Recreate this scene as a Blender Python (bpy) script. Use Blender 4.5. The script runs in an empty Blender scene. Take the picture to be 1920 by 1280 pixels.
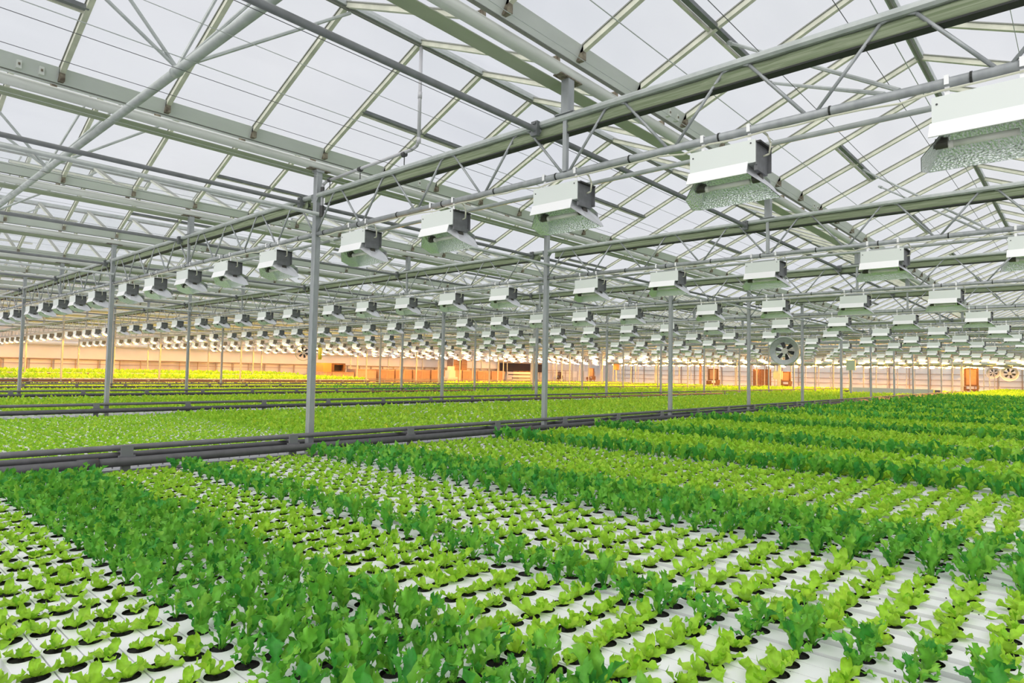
import bpy, math, random
import numpy as np
from mathutils import Matrix, Vector
rng = np.random.default_rng(7)
random.seed(7)
SC = bpy.context.scene
COL = SC.collection
H = 2.0                       # eye height above the floor; x runs along the roof gutters, y along the lattice girders

# ------------------------------------------------------------------ camera
CAM = np.array([-4.34053918, -7.31280159, 0.0])
F = 1200.03
YAW, PIT, ROL = math.radians(41.994628), math.radians(2.730849), math.radians(1.0840158)
SU = 4.688749                 # girder spacing
fw = np.array([math.cos(YAW)*math.cos(PIT), math.sin(YAW)*math.cos(PIT), math.sin(PIT)])
rt0 = np.array([math.sin(YAW), -math.cos(YAW), 0.0])
up0 = np.cross(rt0, fw)
rt = rt0*math.cos(ROL) + up0*math.sin(ROL)
up = -rt0*math.sin(ROL) + up0*math.cos(ROL)

def depth(p):
    return (np.asarray(p, float) - CAM) @ fw

def proj(p):
    d = np.asarray(p, float) - CAM
    w = d @ fw
    w = np.where(np.abs(w) < 1e-6, 1e-6, w)
    return 960 + F*(d @ rt)/w, 640 - F*(d @ up)/w, d @ fw

def in_view(pts, m=30):
    x, y, w = proj(np.array(pts, float))
    return bool(np.any((w > 0.2) & (x > -m) & (x < 1920+m) & (y > -m) & (y < 1280+m)))

cd = bpy.data.cameras.new('camera')
cam = bpy.data.objects.new('camera', cd)
COL.objects.link(cam)
cd.sensor_width = 36.0
cd.lens = F*36.0/1920.0
cd.clip_end = 600
cam.matrix_world = Matrix(((rt[0], up[0], -fw[0], CAM[0]), (rt[1], up[1], -fw[1], CAM[1]), (rt[2], up[2], -fw[2], CAM[2]+H), (0, 0, 0, 1)))
SC.camera = cam

# ------------------------------------------------------------------ materials
M = {}
def mat(name, col, rough=0.5, metal=0.0, noise=None, nscale=8.0, spec=0.5, bump=0.0, bscale=40.0, stretch=None, island=None):
    m = bpy.data.materials.new(name); m.use_nodes = True
    nt = m.node_tree; b = nt.nodes['Principled BSDF']
    b.inputs['Base Color'].default_value = (*col, 1)
    b.inputs['Roughness'].default_value = rough
    b.inputs['Metallic'].default_value = metal
    b.inputs['Specular IOR Level'].default_value = spec
    if noise or bump:
        tc = nt.nodes.new('ShaderNodeTexCoord')
        mp = nt.nodes.new('ShaderNodeMapping')
        nt.links.new(tc.outputs['Object'], mp.inputs['Vector'])
        if stretch: mp.inputs['Scale'].default_value = stretch
    if noise:
        n = nt.nodes.new('ShaderNodeTexNoise'); n.inputs['Scale'].default_value = nscale; n.inputs['Detail'].default_value = 5
        nt.links.new(mp.outputs['Vector'], n.inputs['Vector'])
        r = nt.nodes.new('ShaderNodeValToRGB')
        r.color_ramp.elements[0].position = 0.35; r.color_ramp.elements[1].position = 0.68
        r.color_ramp.elements[0].color = (*noise, 1); r.color_ramp.elements[1].color = (*col, 1)
        nt.links.new(n.outputs['Fac'], r.inputs['Fac']); nt.links.new(r.outputs['Color'], b.inputs['Base Color'])
    if bump:
        n2 = nt.nodes.new('ShaderNodeTexVoronoi'); n2.inputs['Scale'].default_value = bscale
        nt.links.new(mp.outputs['Vector'], n2.inputs['Vector'])
        bp = nt.nodes.new('ShaderNodeBump'); bp.inputs['Strength'].default_value = bump; bp.inputs['Distance'].default_value = 0.01
        nt.links.new(n2.outputs['Distance'], bp.inputs['Height']); nt.links.new(bp.outputs['Normal'], b.inputs['Normal'])
    M[name] = m
    return m

mat('galvanised', (0.40, 0.42, 0.43), 0.48, 0.35, (0.31, 0.33, 0.34), 14, stretch=(1, 1, 0.25))
mat('galv_light', (0.50, 0.53, 0.52), 0.45, 0.25, (0.40, 0.43, 0.42), 9)
mat('galv_dark', (0.20, 0.215, 0.22), 0.5, 0.35, (0.16, 0.17, 0.175), 10)
mat('gutter', (0.68, 0.71, 0.685), 0.5, 0.1, (0.60, 0.63, 0.60), 5, stretch=(0.3, 1, 1))
mat('gutter_tube', (0.66, 0.69, 0.65), 0.45, 0.1, (0.57, 0.60, 0.55), 5, stretch=(0.3, 1, 1))
mat('gutter_strip', (0.40, 0.44, 0.33), 0.5, 0.1, (0.32, 0.36, 0.26), 5, stretch=(0.3, 1, 1))  # shade and green bounce of the gutter's underside put into the colour
mat('rust', (0.30, 0.27, 0.20), 0.8, 0.0, (0.085, 0.065, 0.045), 22)
mat('bar', (0.72, 0.72, 0.60), 0.5, 0.0, (0.55, 0.56, 0.46), 6)
mat('bar_edge', (0.20, 0.21, 0.18), 0.6, 0.0)
mat('pipe_grey', (0.145, 0.145, 0.155), 0.5, 0.0, (0.115, 0.115, 0.12), 12, spec=0.4)
mat('pipe_dark', (0.085, 0.085, 0.093), 0.45, 0.0, (0.065, 0.065, 0.07), 12, spec=0.4)
mat('clamp', (0.20, 0.205, 0.215), 0.55, 0.1)
mat('bolt', (0.07, 0.07, 0.07), 0.5, 0.4)
mat('lamp_white', (0.72, 0.76, 0.735), 0.4, 0.0)
mat('skirt_white', (0.86, 0.86, 0.87), 0.35, 0.0)
mat('end_plate', (0.17, 0.175, 0.185), 0.5, 0.2, (0.13, 0.135, 0.14), 20)
mat('end_lip', (0.03, 0.03, 0.03), 0.5)
mat('reflector', (0.74, 0.80, 0.76), 0.22, 0.75, bump=0.6, bscale=70)
mat('reflector_out', (0.70, 0.71, 0.74), 0.35, 0.35)
mat('bulb_glass', (0.75, 0.75, 0.7), 0.1)
mat('socket', (0.055, 0.05, 0.04), 0.5)
mat('cable', (0.62, 0.62, 0.50), 0.5)
mat('white_gully', (0.86, 0.86, 0.885), 0.42, 0.0, (0.80, 0.80, 0.825), 3, stretch=(1, 0.25, 1), spec=0.4)
mat('gully_step', (0.36, 0.37, 0.40), 0.5)  # bench deck, darkened to carry the shade in the gaps between gullies
mat('soil', (0.018, 0.015, 0.014), 0.95, 0.0, (0.006, 0.005, 0.005), 60)
mat('wire', (0.13, 0.13, 0.14), 0.5, 0.5)
mat('concrete', (0.42, 0.41, 0.39), 0.9, 0.0, (0.33, 0.32, 0.31), 1.5)
mat('screen_hem', (0.02, 0.022, 0.02), 0.7)
mat('wall_film', (0.76, 0.75, 0.74), 0.6, 0.0, (0.70, 0.69, 0.68), 0.8)
mat('wall_panel', (0.62, 0.62, 0.64), 0.6, 0.0, (0.50, 0.50, 0.53), 1.3, stretch=(1, 1, 0.05))
mat('cardboard', (0.33, 0.21, 0.14), 0.85, 0.0, (0.27, 0.165, 0.11), 3)
mat('cardboard_pale', (0.40, 0.29, 0.22), 0.85, 0.0, (0.33, 0.24, 0.18), 3)
mat('orange_card', (0.50, 0.25, 0.08), 0.8)
mat('wood_brown', (0.16, 0.075, 0.035), 0.7, 0.0, (0.10, 0.045, 0.02), 4)
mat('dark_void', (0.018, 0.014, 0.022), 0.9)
mat('tray_grey', (0.55, 0.52, 0.50), 0.7)
mat('machine', (0.42, 0.47, 0.48), 0.5, 0.2)
mat('sage', (0.42, 0.50, 0.36), 0.5)
mat('greygreen', (0.36, 0.43, 0.40), 0.5, 0.1)
mat('fan_shell', (0.42, 0.48, 0.43), 0.45, 0.25)
mat('fan_white', (0.78, 0.79, 0.80), 0.4)
mat('fan_blade', (0.02, 0.02, 0.025), 0.4)
mat('fan_hub', (0.50, 0.49, 0.44), 0.5)
mat('yellow_plastic', (0.85, 0.66, 0.05), 0.5)
mat('white_pipe', (0.50, 0.50, 0.53), 0.4)

def leaf_mat(name, cols, trans=0.35):
    m = bpy.data.materials.new(name); m.use_nodes = True
    nt = m.node_tree
    for n in list(nt.nodes): nt.nodes.remove(n)
    out = nt.nodes.new('ShaderNodeOutputMaterial')
    geo = nt.nodes.new('ShaderNodeNewGeometry')
    ramp = nt.nodes.new('ShaderNodeValToRGB')
    els = ramp.color_ramp.elements
    els[0].position = 0.0; els[0].color = (*cols[0], 1)
    els[1].position = 1.0; els[1].color = (*cols[-1], 1)
    for i, c in enumerate(cols[1:-1]):
        e = els.new((i+1)/(len(cols)-1)); e.color = (*c, 1)
    nt.links.new(geo.outputs['Random Per Island'], ramp.inputs['Fac'])
    tc = nt.nodes.new('ShaderNodeTexCoord')
    nz = nt.nodes.new('ShaderNodeTexNoise'); nz.inputs['Scale'].default_value = 38; nz.inputs['Detail'].default_value = 3
    nt.links.new(tc.outputs['Object'], nz.inputs['Vector'])
    mr = nt.nodes.new('ShaderNodeMapRange'); mr.inputs['From Min'].default_value = 0.3; mr.inputs['From Max'].default_value = 0.7
    mr.inputs['To Min'].default_value = 0.78; mr.inputs['To Max'].default_value = 1.16
    nt.links.new(nz.outputs['Fac'], mr.inputs['Value'])
    vm = nt.nodes.new('ShaderNodeVectorMath'); vm.operation = 'SCALE'
    nt.links.new(ramp.outputs['Color'], vm.inputs[0]); nt.links.new(mr.outputs['Result'], vm.inputs['Scale'])
    p = nt.nodes.new('ShaderNodeBsdfPrincipled'); p.inputs['Roughness'].default_value = 0.45; p.inputs['Specular IOR Level'].default_value = 0.3
    t = nt.nodes.new('ShaderNodeBsdfTranslucent')
    nt.links.new(vm.outputs['Vector'], p.inputs['Base Color']); nt.links.new(vm.outputs['Vector'], t.inputs['Color'])
    mx = nt.nodes.new('ShaderNodeMixShader'); mx.inputs['Fac'].default_value = trans
    nt.links.new(p.outputs['BSDF'], mx.inputs[1]); nt.links.new(t.outputs['BSDF'], mx.inputs[2])
    nt.links.new(mx.outputs['Shader'], out.inputs['Surface'])
    M[name] = m
leaf_mat('leaf_pale', [(0.27, 0.58, 0.030), (0.36, 0.66, 0.04), (0.46, 0.72, 0.06), (0.31, 0.62, 0.04)])
leaf_mat('leaf_dark', [(0.045, 0.29, 0.045), (0.085, 0.40, 0.045), (0.27, 0.58, 0.06), (0.12, 0.46, 0.045), (0.06, 0.35, 0.065)])

def glass_mat(name, clear, haze):
    m = bpy.data.materials.new(name); m.use_nodes = True
    nt = m.node_tree
    for n in list(nt.nodes): nt.nodes.remove(n)
    out = nt.nodes.new('ShaderNodeOutputMaterial')
    tr = nt.nodes.new('ShaderNodeBsdfTransparent'); tr.inputs['Color'].default_value = (*clear, 1)
    df = nt.nodes.new('ShaderNodeBsdfTranslucent'); df.inputs['Color'].default_value = (0.9, 0.92, 0.95, 1)
    gl = nt.nodes.new('ShaderNodeBsdfGlossy'); gl.inputs['Roughness'].default_value = 0.15
    # patches of condensation and dirt on the panes
    tc = nt.nodes.new('ShaderNodeTexCoord'); mp = nt.nodes.new('ShaderNodeMapping'); mp.inputs['Scale'].default_value = (0.5, 1.6, 1.6)
    nt.links.new(tc.outputs['Object'], mp.inputs['Vector'])
    nz = nt.nodes.new('ShaderNodeTexNoise'); nz.inputs['Scale'].default_value = 1.6; nz.inputs['Detail'].default_value = 6
    nt.links.new(mp.outputs['Vector'], nz.inputs['Vector'])
    mr = nt.nodes.new('ShaderNodeMapRange'); mr.inputs['From Min'].default_value = 0.35; mr.inputs['From Max'].default_value = 0.75
    mr.inputs['To Min'].default_value = haze*0.5; mr.inputs['To Max'].default_value = haze*1.8
    nt.links.new(nz.outputs['Fac'], mr.inputs['Value'])
    m1 = nt.nodes.new('ShaderNodeMixShader')
    nt.links.new(mr.outputs['Result'], m1.inputs['Fac'])
    nt.links.new(tr.outputs['BSDF'], m1.inputs[1]); nt.links.new(df.outputs['BSDF'], m1.inputs[2])
    m2 = nt.nodes.new('ShaderNodeMixShader'); m2.inputs['Fac'].default_value = 0.04
    nt.links.new(m1.outputs['Shader'], m2.inputs[1]); nt.links.new(gl.outputs['BSDF'], m2.inputs[2])
    nt.links.new(m2.outputs['Shader'], out.inputs['Surface'])
    M[name] = m
glass_mat('roof_glass', (0.97, 0.975, 0.98), 0.10)

def screen_mat(name, a, b, trans):
    m = bpy.data.materials.new(name); m.use_nodes = True
    nt = m.node_tree
    for n in list(nt.nodes): nt.nodes.remove(n)
    out = nt.nodes.new('ShaderNodeOutputMaterial')
    tc = nt.nodes.new('ShaderNodeTexCoord'); mp = nt.nodes.new('ShaderNodeMapping'); mp.inputs['Scale'].default_value = (20, 0.35, 26)
    nt.links.new(tc.outputs['Object'], mp.inputs['Vector'])
    nz = nt.nodes.new('ShaderNodeTexNoise'); nz.inputs['Scale'].default_value = 3; nz.inputs['Detail'].default_value = 3
    nt.links.new(mp.outputs['Vector'], nz.inputs['Vector'])
    r = nt.nodes.new('ShaderNodeValToRGB'); r.color_ramp.elements[0].position = 0.38; r.color_ramp.elements[1].position = 0.62
    r.color_ramp.elements[0].color = (*a, 1); r.color_ramp.elements[1].color = (*b, 1)
    nt.links.new(nz.outputs['Fac'], r.inputs['Fac'])
    d = nt.nodes.new('ShaderNodeBsdfDiffuse'); t = nt.nodes.new('ShaderNodeBsdfTranslucent')
    nt.links.new(r.outputs['Color'], d.inputs['Color']); nt.links.new(r.outputs['Color'], t.inputs['Color'])
    mx = nt.nodes.new('ShaderNodeMixShader'); mx.inputs['Fac'].default_value = trans
    nt.links.new(d.outputs['BSDF'], mx.inputs[1]); nt.links.new(t.outputs['BSDF'], mx.inputs[2])
    nt.links.new(mx.outputs['Shader'], out.inputs['Surface'])
    M[name] = m
screen_mat('screen_cloth', (0.33, 0.40, 0.25), (0.52, 0.58, 0.42), 0.45)

def emis(name, col, s):
    m = bpy.data.materials.new(name); m.use_nodes = True
    nt = m.node_tree
    for n in list(nt.nodes): nt.nodes.remove(n)
    out = nt.nodes.new('ShaderNodeOutputMaterial'); e = nt.nodes.new('ShaderNodeEmission')
    e.inputs['Color'].default_value = (*col, 1); e.inputs['Strength'].default_value = s
    nt.links.new(e.outputs['Emission'], out.inputs['Surface'])
    M[name] = m
emis('sodium_glow', (1.0, 0.40, 0.035), 1000.0)

# ------------------------------------------------------------------ mesh helpers
class MB:
    """Collects boxes, tubes, prisms and free faces of one mesh (z given from eye level; build() adds the eye height)."""
    def __init__(s):
        s.v = []; s.f = []; s.m = []; s.n = 0; s.slots = []
    def slot(s, name):
        if name not in s.slots: s.slots.append(name)
        return s.slots.index(name)
    def add(s, vs, fs, mt=None):
        k = s.slot(mt) if mt else 0
        s.v.extend(map(tuple, vs))
        s.f.extend([tuple(i+s.n for i in f) for f in fs]); s.m.extend([k]*len(fs)); s.n += len(vs)
        return s
    def box(s, a, b, mt=None, cut=0.0):
        x0, y0, z0 = a; x1, y1, z1 = b
        vs = [(x0,y0,z0),(x1,y0,z0),(x1,y1,z0),(x0,y1,z0),(x0,y0,z1),(x1,y0,z1),(x1,y1,z1),(x0,y1,z1)]
        return s.add(vs, [(3,2,1,0),(4,5,6,7),(0,1,5,4),(1,2,6,5),(2,3,7,6),(3,0,4,7)], mt)
    def tube(s, p, q, r, n=8, mt=None, cap=True, r2=None):
        p = Vector(p); q = Vector(q); d = (q-p).normalized()
        a = d.orthogonal().normalized() if abs(d.z) > 0.9 else d.cross(Vector((0,0,1))).normalized()
        b = d.cross(a)
        vs = []
        for c, rr in ((p, r), (q, r if r2 is None else r2)):
            for i in range(n):
                t = 2*math.pi*(i+0.5)/n
                vs.append(c + a*(math.cos(t)*rr) + b*(math.sin(t)*rr))
        fs = [(i, i+n, (i+1) % n + n, (i+1) % n) for i in range(n)]
        if cap: fs += [tuple(range(n)), tuple(range(2*n-1, n-1, -1))]
        return s.add(vs, fs, mt)
    def bar(s, p, q, w, h, mt=None):
        """rectangular bar from p to q, width w sideways, height h upwards"""
        p = Vector(p); q = Vector(q); d = (q-p).normalized()
        a = d.cross(Vector((0,0,1)))
        a = Vector((1,0,0)) if a.length < 1e-4 else a.normalized()
        b = a.cross(d)
        vs = [c + a*(i*w/2) + b*(j*h/2) for c in (p, q) for i, j in ((-1,-1),(1,-1),(1,1),(-1,1))]
        return s.add(vs, [(0,1,5,4),(1,2,6,5),(2,3,7,6),(3,0,4,7),(3,2,1,0),(4,5,6,7)], mt)
    def prism(s, prof, x0, x1, mt=None, closed=True):
        """profile of (y, z) pairs extruded along x"""
        n = len(prof)
        vs = [(x0, y, z) for y, z in prof] + [(x1, y, z) for y, z in prof]
        fs = [(i, (i+1) % n, (i+1) % n + n, i+n) for i in range(n if closed else n-1)]
        if closed: fs += [tuple(range(n-1, -1, -1)), tuple(range(n, 2*n))]
        return s.add(vs, fs, mt)
    def path(s, pts, r, n=6, mt=None):
        for a, b in zip(pts[:-1], pts[1:]): s.tube(a, b, r, n, mt)
        return s
    def mesh(s, name, m=None, smooth=False, off=(0, 0, 0)):
        me = bpy.data.meshes.new(name)
        ox, oy, oz = off
        me.from_pydata([(x-ox, y-oy, z-oz) for x, y, z in s.v], [], s.f)
        names = s.slots if s.slots else [m]
        for k in names: me.materials.append(M[k if k else m])
        if len(names) > 1: me.polygons.foreach_set('material_index', s.m)
        if smooth: me.polygons.foreach_set('use_smooth', [True]*len(me.polygons))
        me.update()
        return me
    def build(s, name, m=None, parent=None, smooth=False, off=None):
        """links the mesh as ONE object; a top-level one is lifted by the eye height"""
        o = bpy.data.objects.new(name, s.mesh(name, m, smooth, off or (0, 0, 0)))
        COL.objects.link(o)
        if parent is not None: o.parent = parent
        else: o.location = (off[0], off[1], off[2]+H) if off else (0, 0, H)
        return o

def empty(name, loc):
    o = bpy.data.objects.new(name, None); COL.objects.link(o)
    o.location = (loc[0], loc[1], loc[2]+H); o.empty_display_size = 0.1
    return o
def tag(o, label=None, cat=None, group=None, kind=None):
    if label: o['label'] = label
    if cat: o['category'] = cat
    if group: o['group'] = group
    if kind: o['kind'] = kind
    return o
def copy_thing(o, loc=None, parent=None):
    c = o.copy(); COL.objects.link(c)
    if parent is not None: c.parent = parent
    if loc is not None: c.location = (loc[0], loc[1], loc[2]+H)
    for ch in list(o.children): copy_thing(ch, None, c)
    return c

ONE = ['', 'first', 'second', 'third', 'fourth', 'fifth', 'sixth', 'seventh', 'eighth', 'ninth', 'tenth', 'eleventh', 'twelfth', 'thirteenth',
       'fourteenth', 'fifteenth', 'sixteenth', 'seventeenth', 'eighteenth', 'nineteenth']
TEN = ['', '', 'twenty', 'thirty', 'forty', 'fifty', 'sixty', 'seventy', 'eighty', 'ninety']
def nth(n):
    if n < 20: return ONE[n]
    t, u = divmod(n, 10)
    return TEN[t][:-1]+'ieth' if u == 0 else TEN[t]+'-'+ONE[u]
ROW = {-1: 'nearest', 0: 'front', 1: 'second', 2: 'third', 3: 'fourth', 4: 'fifth', 5: 'sixth', 6: 'seventh'}

# ------------------------------------------------------------------ fixed heights (from eye level)
Z_BED, Z_GUT, Z_CHT, Z_CHB, Z_RIDGE, Z_FOOT = -1.057, 2.536, 2.228, 1.71, 3.57, 2.78
U0, U1, V0, V1 = -11.0, 92.0, -16.0, 52.0
SLOPE = (Z_RIDGE-Z_FOOT)/(2-0.16)

# ------------------------------------------------------------------ setting
fl = MB(); fl.box((U0, V0, -H-0.1), (U1, V1+0.4, -H), 'concrete')
tag(fl.build('floor'), kind='structure')

def make_ceiling(v0):
    """one roof span between two gutters: two glass slopes with their glazing bars, ridge and vent frames"""
    root = tag(empty('ceiling', (0, v0, Z_FOOT)), kind='structure')
    g = MB()
    for s in (-1, 1):
        a = (s*1.84, 0.0); b = (0.0, Z_RIDGE-Z_FOOT)
        g.add([(U0, a[0], a[1]), (U1, a[0], a[1]), (U1, b[0], b[1]), (U0, b[0], b[1])], [(0, 1, 2, 3)])
    g.build('glass', 'roof_glass', root)
    far = v0 > 26
    b = MB(); e = MB(); ft = MB()
    k0 = int(math.floor(U0/(SU/5))); k1 = int(math.ceil(U1/(SU/5)))
    for k in range(k0, k1):
        u = k*SU/5
        for s in (-1, 1):
            p = (u, s*1.86, -0.035); q = (u, s*0.02, Z_RIDGE-Z_FOOT-0.035)
            if not in_view([(u, v0+s*(1.86-1.84*t), Z_FOOT+t*0.79) for t in (0, .25, .5, .75, 1)], 200): continue
            b.bar(p, q, 0.044, 0.05)
            if not far and u < 40:
                e.bar((u, p[1], p[2]+0.03), (u, q[1], q[2]+0.03), 0.062, 0.012)
                ft.box((u-0.022, s*1.86-0.035, -0.12), (u+0.022, s*1.86+0.035, 0.01))
    b.build('glazing_bars', 'bar', root)
    if e.n: e.build('bar_caps', 'bar_edge', root)
    if ft.n: ft.build('bar_feet', 'rust', root)
    r = MB(); r.box((U0, -0.035, Z_RIDGE-Z_FOOT-0.05), (U1, 0.035, Z_RIDGE-Z_FOOT+0.02), 'galv_light')
    r.box((U0, -0.012, Z_RIDGE-Z_FOOT-0.075), (U1, 0.012, Z_RIDGE-Z_FOOT-0.05), 'bar_edge')
    r.build('ridge', None, root)
    w = MB()
    for k in range(-2, 19):
        for s, o in ((1, 0.0), (-1, 2.34)):
            u = k*SU + o; y = s*1.08; z = 0.79*(1-1.08/1.84)-0.03
            w.bar((u, y, z), (u+SU/5*2, y, z), 0.05, 0.04, 'galv_dark')
            w.bar((u, y+s*0.06, z-0.01), (u+SU/5*2, y+s*0.06, z-0.01), 0.025, 0.03, 'bar')
    w.build('vent_frames', None, root)
    return root
for j in range(-4, 13):
    make_ceiling(4*j+2)

# far walls
wl = empty('wall_left', (0, V1, -H)); tag(wl, kind='structure')
m = MB(); m.box((U0, 0.0, 0), (U1, 0.25, 6.0)); m.build('outer_wall', 'wall_panel', wl)
m = MB(); m.box((U0, -0.2, 2.37), (61, -0.1, 3.50), 'wall_film'); m.tube((U0, -0.3, 3.55), (61, -0.3, 3.55), 0.16, 12, 'wall_film')
m.build('hanging_film', None, wl)
m = MB()
for z in (2.36, 2.0): m.bar((U0, -0.22, z), (75, -0.22, z), 0.06, 0.07 if z > 2.2 else 0.04)
for i in range(60):
    u = -10+1.55*i
    m.bar((u, -0.18, 0), (u, -0.18, 2.36), 0.05, 0.05)
m.build('wall_studs', 'cardboard_pale', wl)
m = MB()
for i in range(0, 60):
    if rng.random() < 0.55:
        u = -9.8+1.55*i; m.box((u, -0.06, 1.4), (u+1.3, -0.02, 2.3))
m.build('wall_lights', 'wall_film', wl)

wb = empty('wall_back', (U1-4, 0, -H)); tag(wb, kind='structure')
m = MB(); m.box((0, V0, 0), (0.25, V1, 6.0)); m.build('outer_wall', 'wall_film', wb)
m = MB()
for i in range(30):
    v = -15+2.2*i; m.bar((-0.1, v, 0), (-0.1, v, 3.6), 0.10, 0.10)
for z in (1.35, 2.0, 2.7): m.bar((-0.12, V0, z), (-0.12, V1, z), 0.05, 0.06)
m.build('wall_studs', 'cardboard_pale', wb)

# dark doorway in the far left wall
d = empty('door_1', (0, V1-0.3, -H)); tag(d, kind='structure')
m = MB()
ua, ub, uc = 58.6, 60.6, 68.0
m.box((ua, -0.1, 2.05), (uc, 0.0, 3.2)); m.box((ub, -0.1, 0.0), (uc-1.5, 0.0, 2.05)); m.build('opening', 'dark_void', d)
m = MB(); m.box((ua-0.2, -0.2, 3.2), (uc+0.2, 0.0, 3.35)); m.box((ua-0.2, -0.2, 1.9), (ua, 0.0, 3.2)); m.box((uc, -0.2, 0), (uc+0.25, 0, 3.35))
m.build('door_frame', 'cardboard_pale', d)
m = MB(); m.box((ub-0.7, -0.6, 0), (ub+0.05, -0.15, 1.35)); m.box((ub+.05, -.6, 0), (ub+1.1, -.15, .9)); m.build('door_step', 'tray_grey', d)

# ------------------------------------------------------------------ posts
def row_name(j): return {0: 'front', 1: 'second', 2: 'third', 3: 'fourth', 4: 'fifth', 5: 'sixth', 6: 'seventh'}[j]
post_mesh = {}
def make_post(u, v, label):
    o = empty('support_post', (u, v, -H))
    tag(o, label, 'post', 'square steel posts of the greenhouse')
    if not post_mesh:
        m = MB(); c = 0.006; w = 0.041
        prof = [(-w+c, -w), (w-c, -w), (w, -w+c), (w, w-c), (w-c, w), (-w+c, w), (-w, w-c), (-w, -w+c)]
        n = 8; hh = H+Z_GUT
        vs = [(x, y, 0) for x, y in prof] + [(x, y, hh) for x, y in prof]
        m.add(vs, [(i, (i+1) % n, (i+1) % n+n, i+n) for i in range(n)] + [tuple(range(n, 2*n))])
        post_mesh['shaft'] = m.mesh('shaft', 'galvanised')
        m = MB(); m.box((-0.1, -0.1, 0), (0.1, 0.1, 0.02))
        post_mesh['base_plate'] = m.mesh('base_plate', 'galvanised')
        zt = H+Z_CHT
        for s in (-1, 1):
            m = MB()
            m.add([(-.04, s*.041, zt), (.04, s*.041, zt), (.04, s*.13, zt), (-.04, s*.13, zt), (-.04, s*.041, zt-.11), (.04, s*.041, zt-.11)],
                  [(0, 1, 2, 3), (5, 4, 3, 2), (0, 3, 4), (1, 5, 2), (0, 4, 5, 1)])
            post_mesh['gusset' if s < 0 else 'gusset.001'] = m.mesh('gusset', 'galvanised')
        m = MB(); m.box((-0.055, -0.055, hh-0.03), (0.055, 0.055, hh-0.002))
        post_mesh['cap_plate'] = m.mesh('cap_plate', 'galvanised')
    for k, me in post_mesh.items():
        if k == 'base_plate' and depth((u, v, 0)) > 40: continue
        c = bpy.data.objects.new(k.split('.')[0], me); COL.objects.link(c); c.parent = o
for j in range(0, 7):
    ks = [k for k in range(-2, 19) if in_view([(k*SU, 8*j, z) for z in (-0.8, 0, 1, 2)], 0)]
    for i, k in enumerate(ks):
        make_post(k*SU, 8.0*j, f'grey square steel post, {nth(i+1)} from the left in the {row_name(j)} row of posts')

# ------------------------------------------------------------------ gutters with their stub posts
_m = MB(); _m.box((-0.02, -0.150, 0.135), (0.02, -0.100, 0.215), 'gutter_tube'); _m.box((-0.008, -0.158, 0.165), (0.008, -0.14, 0.185), 'rust'); JOINT = _m.mesh('joint_plate', None)
_m = MB(); _m.box((-0.15, -0.045, 0.0), (0.15, 0.045, 0.01)); SADDLE = _m.mesh('saddle_plate', 'rust')
for j in range(-1, 13):
    v = 4.0*j
    if not in_view([(u, v, Z_GUT) for u in np.linspace(U0, U1, 60)], 0): continue
    root = tag(empty('roof_gutter', (0, v, Z_GUT)), f'pale grey roof gutter on stub posts, {nth(j+2)} gutter counted from the camera', 'gutter', 'roof gutters')
    t = MB()
    t.prism([(-0.170, 0.245), (-0.160, 0.25), (-0.085, 0.125), (-0.095, 0.12)], U0, U1, 'gutter')
    t.prism([(-0.088, 0.122), (-0.05, 0.128), (-0.05, 0.116), (-0.086, 0.112)], U0, U1, 'bar_edge')  # dark strip standing in for the shadowed gap between plate and tube
    t.prism([(0.175, 0.245), (0.165, 0.25), (0.19, 0.19), (0.20, 0.19)], U0, U1, 'gutter')
    t.build('trough', None, root)
    c = MB(); n = 14
    c.prism([(0.0+0.058*math.cos(2*math.pi*i/n), 0.055+0.052*math.sin(2*math.pi*i/n)) for i in range(n)], U0, U1)
    c.build('condensate_tube', 'gutter_tube', root, smooth=True)
    s = MB(); s.prism([(0.075, 0.0), (0.165, -0.045), (0.17, -0.035), (0.08, 0.012)], U0, U1); s.build('bottom_strip', 'gutter_strip', root)
    if v < 26:
        for k in range(-1, 9):
            for du in (1.55, 1.72):
                if in_view([(k*SU+du, v-0.1, Z_GUT+.15)], 0):
                    c = bpy.data.objects.new('joint_plate', JOINT); COL.objects.link(c); c.parent = root; c.location = (k*SU+du, 0, 0)
    for k in range(-1, 19):
        if in_view([(k*SU, v, Z_GUT)], 0) and depth((k*SU, v, 0)) < 45:
            c = bpy.data.objects.new('saddle_plate', SADDLE); COL.objects.link(c); c.parent = root; c.location = (k*SU, 0, 0)

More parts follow.
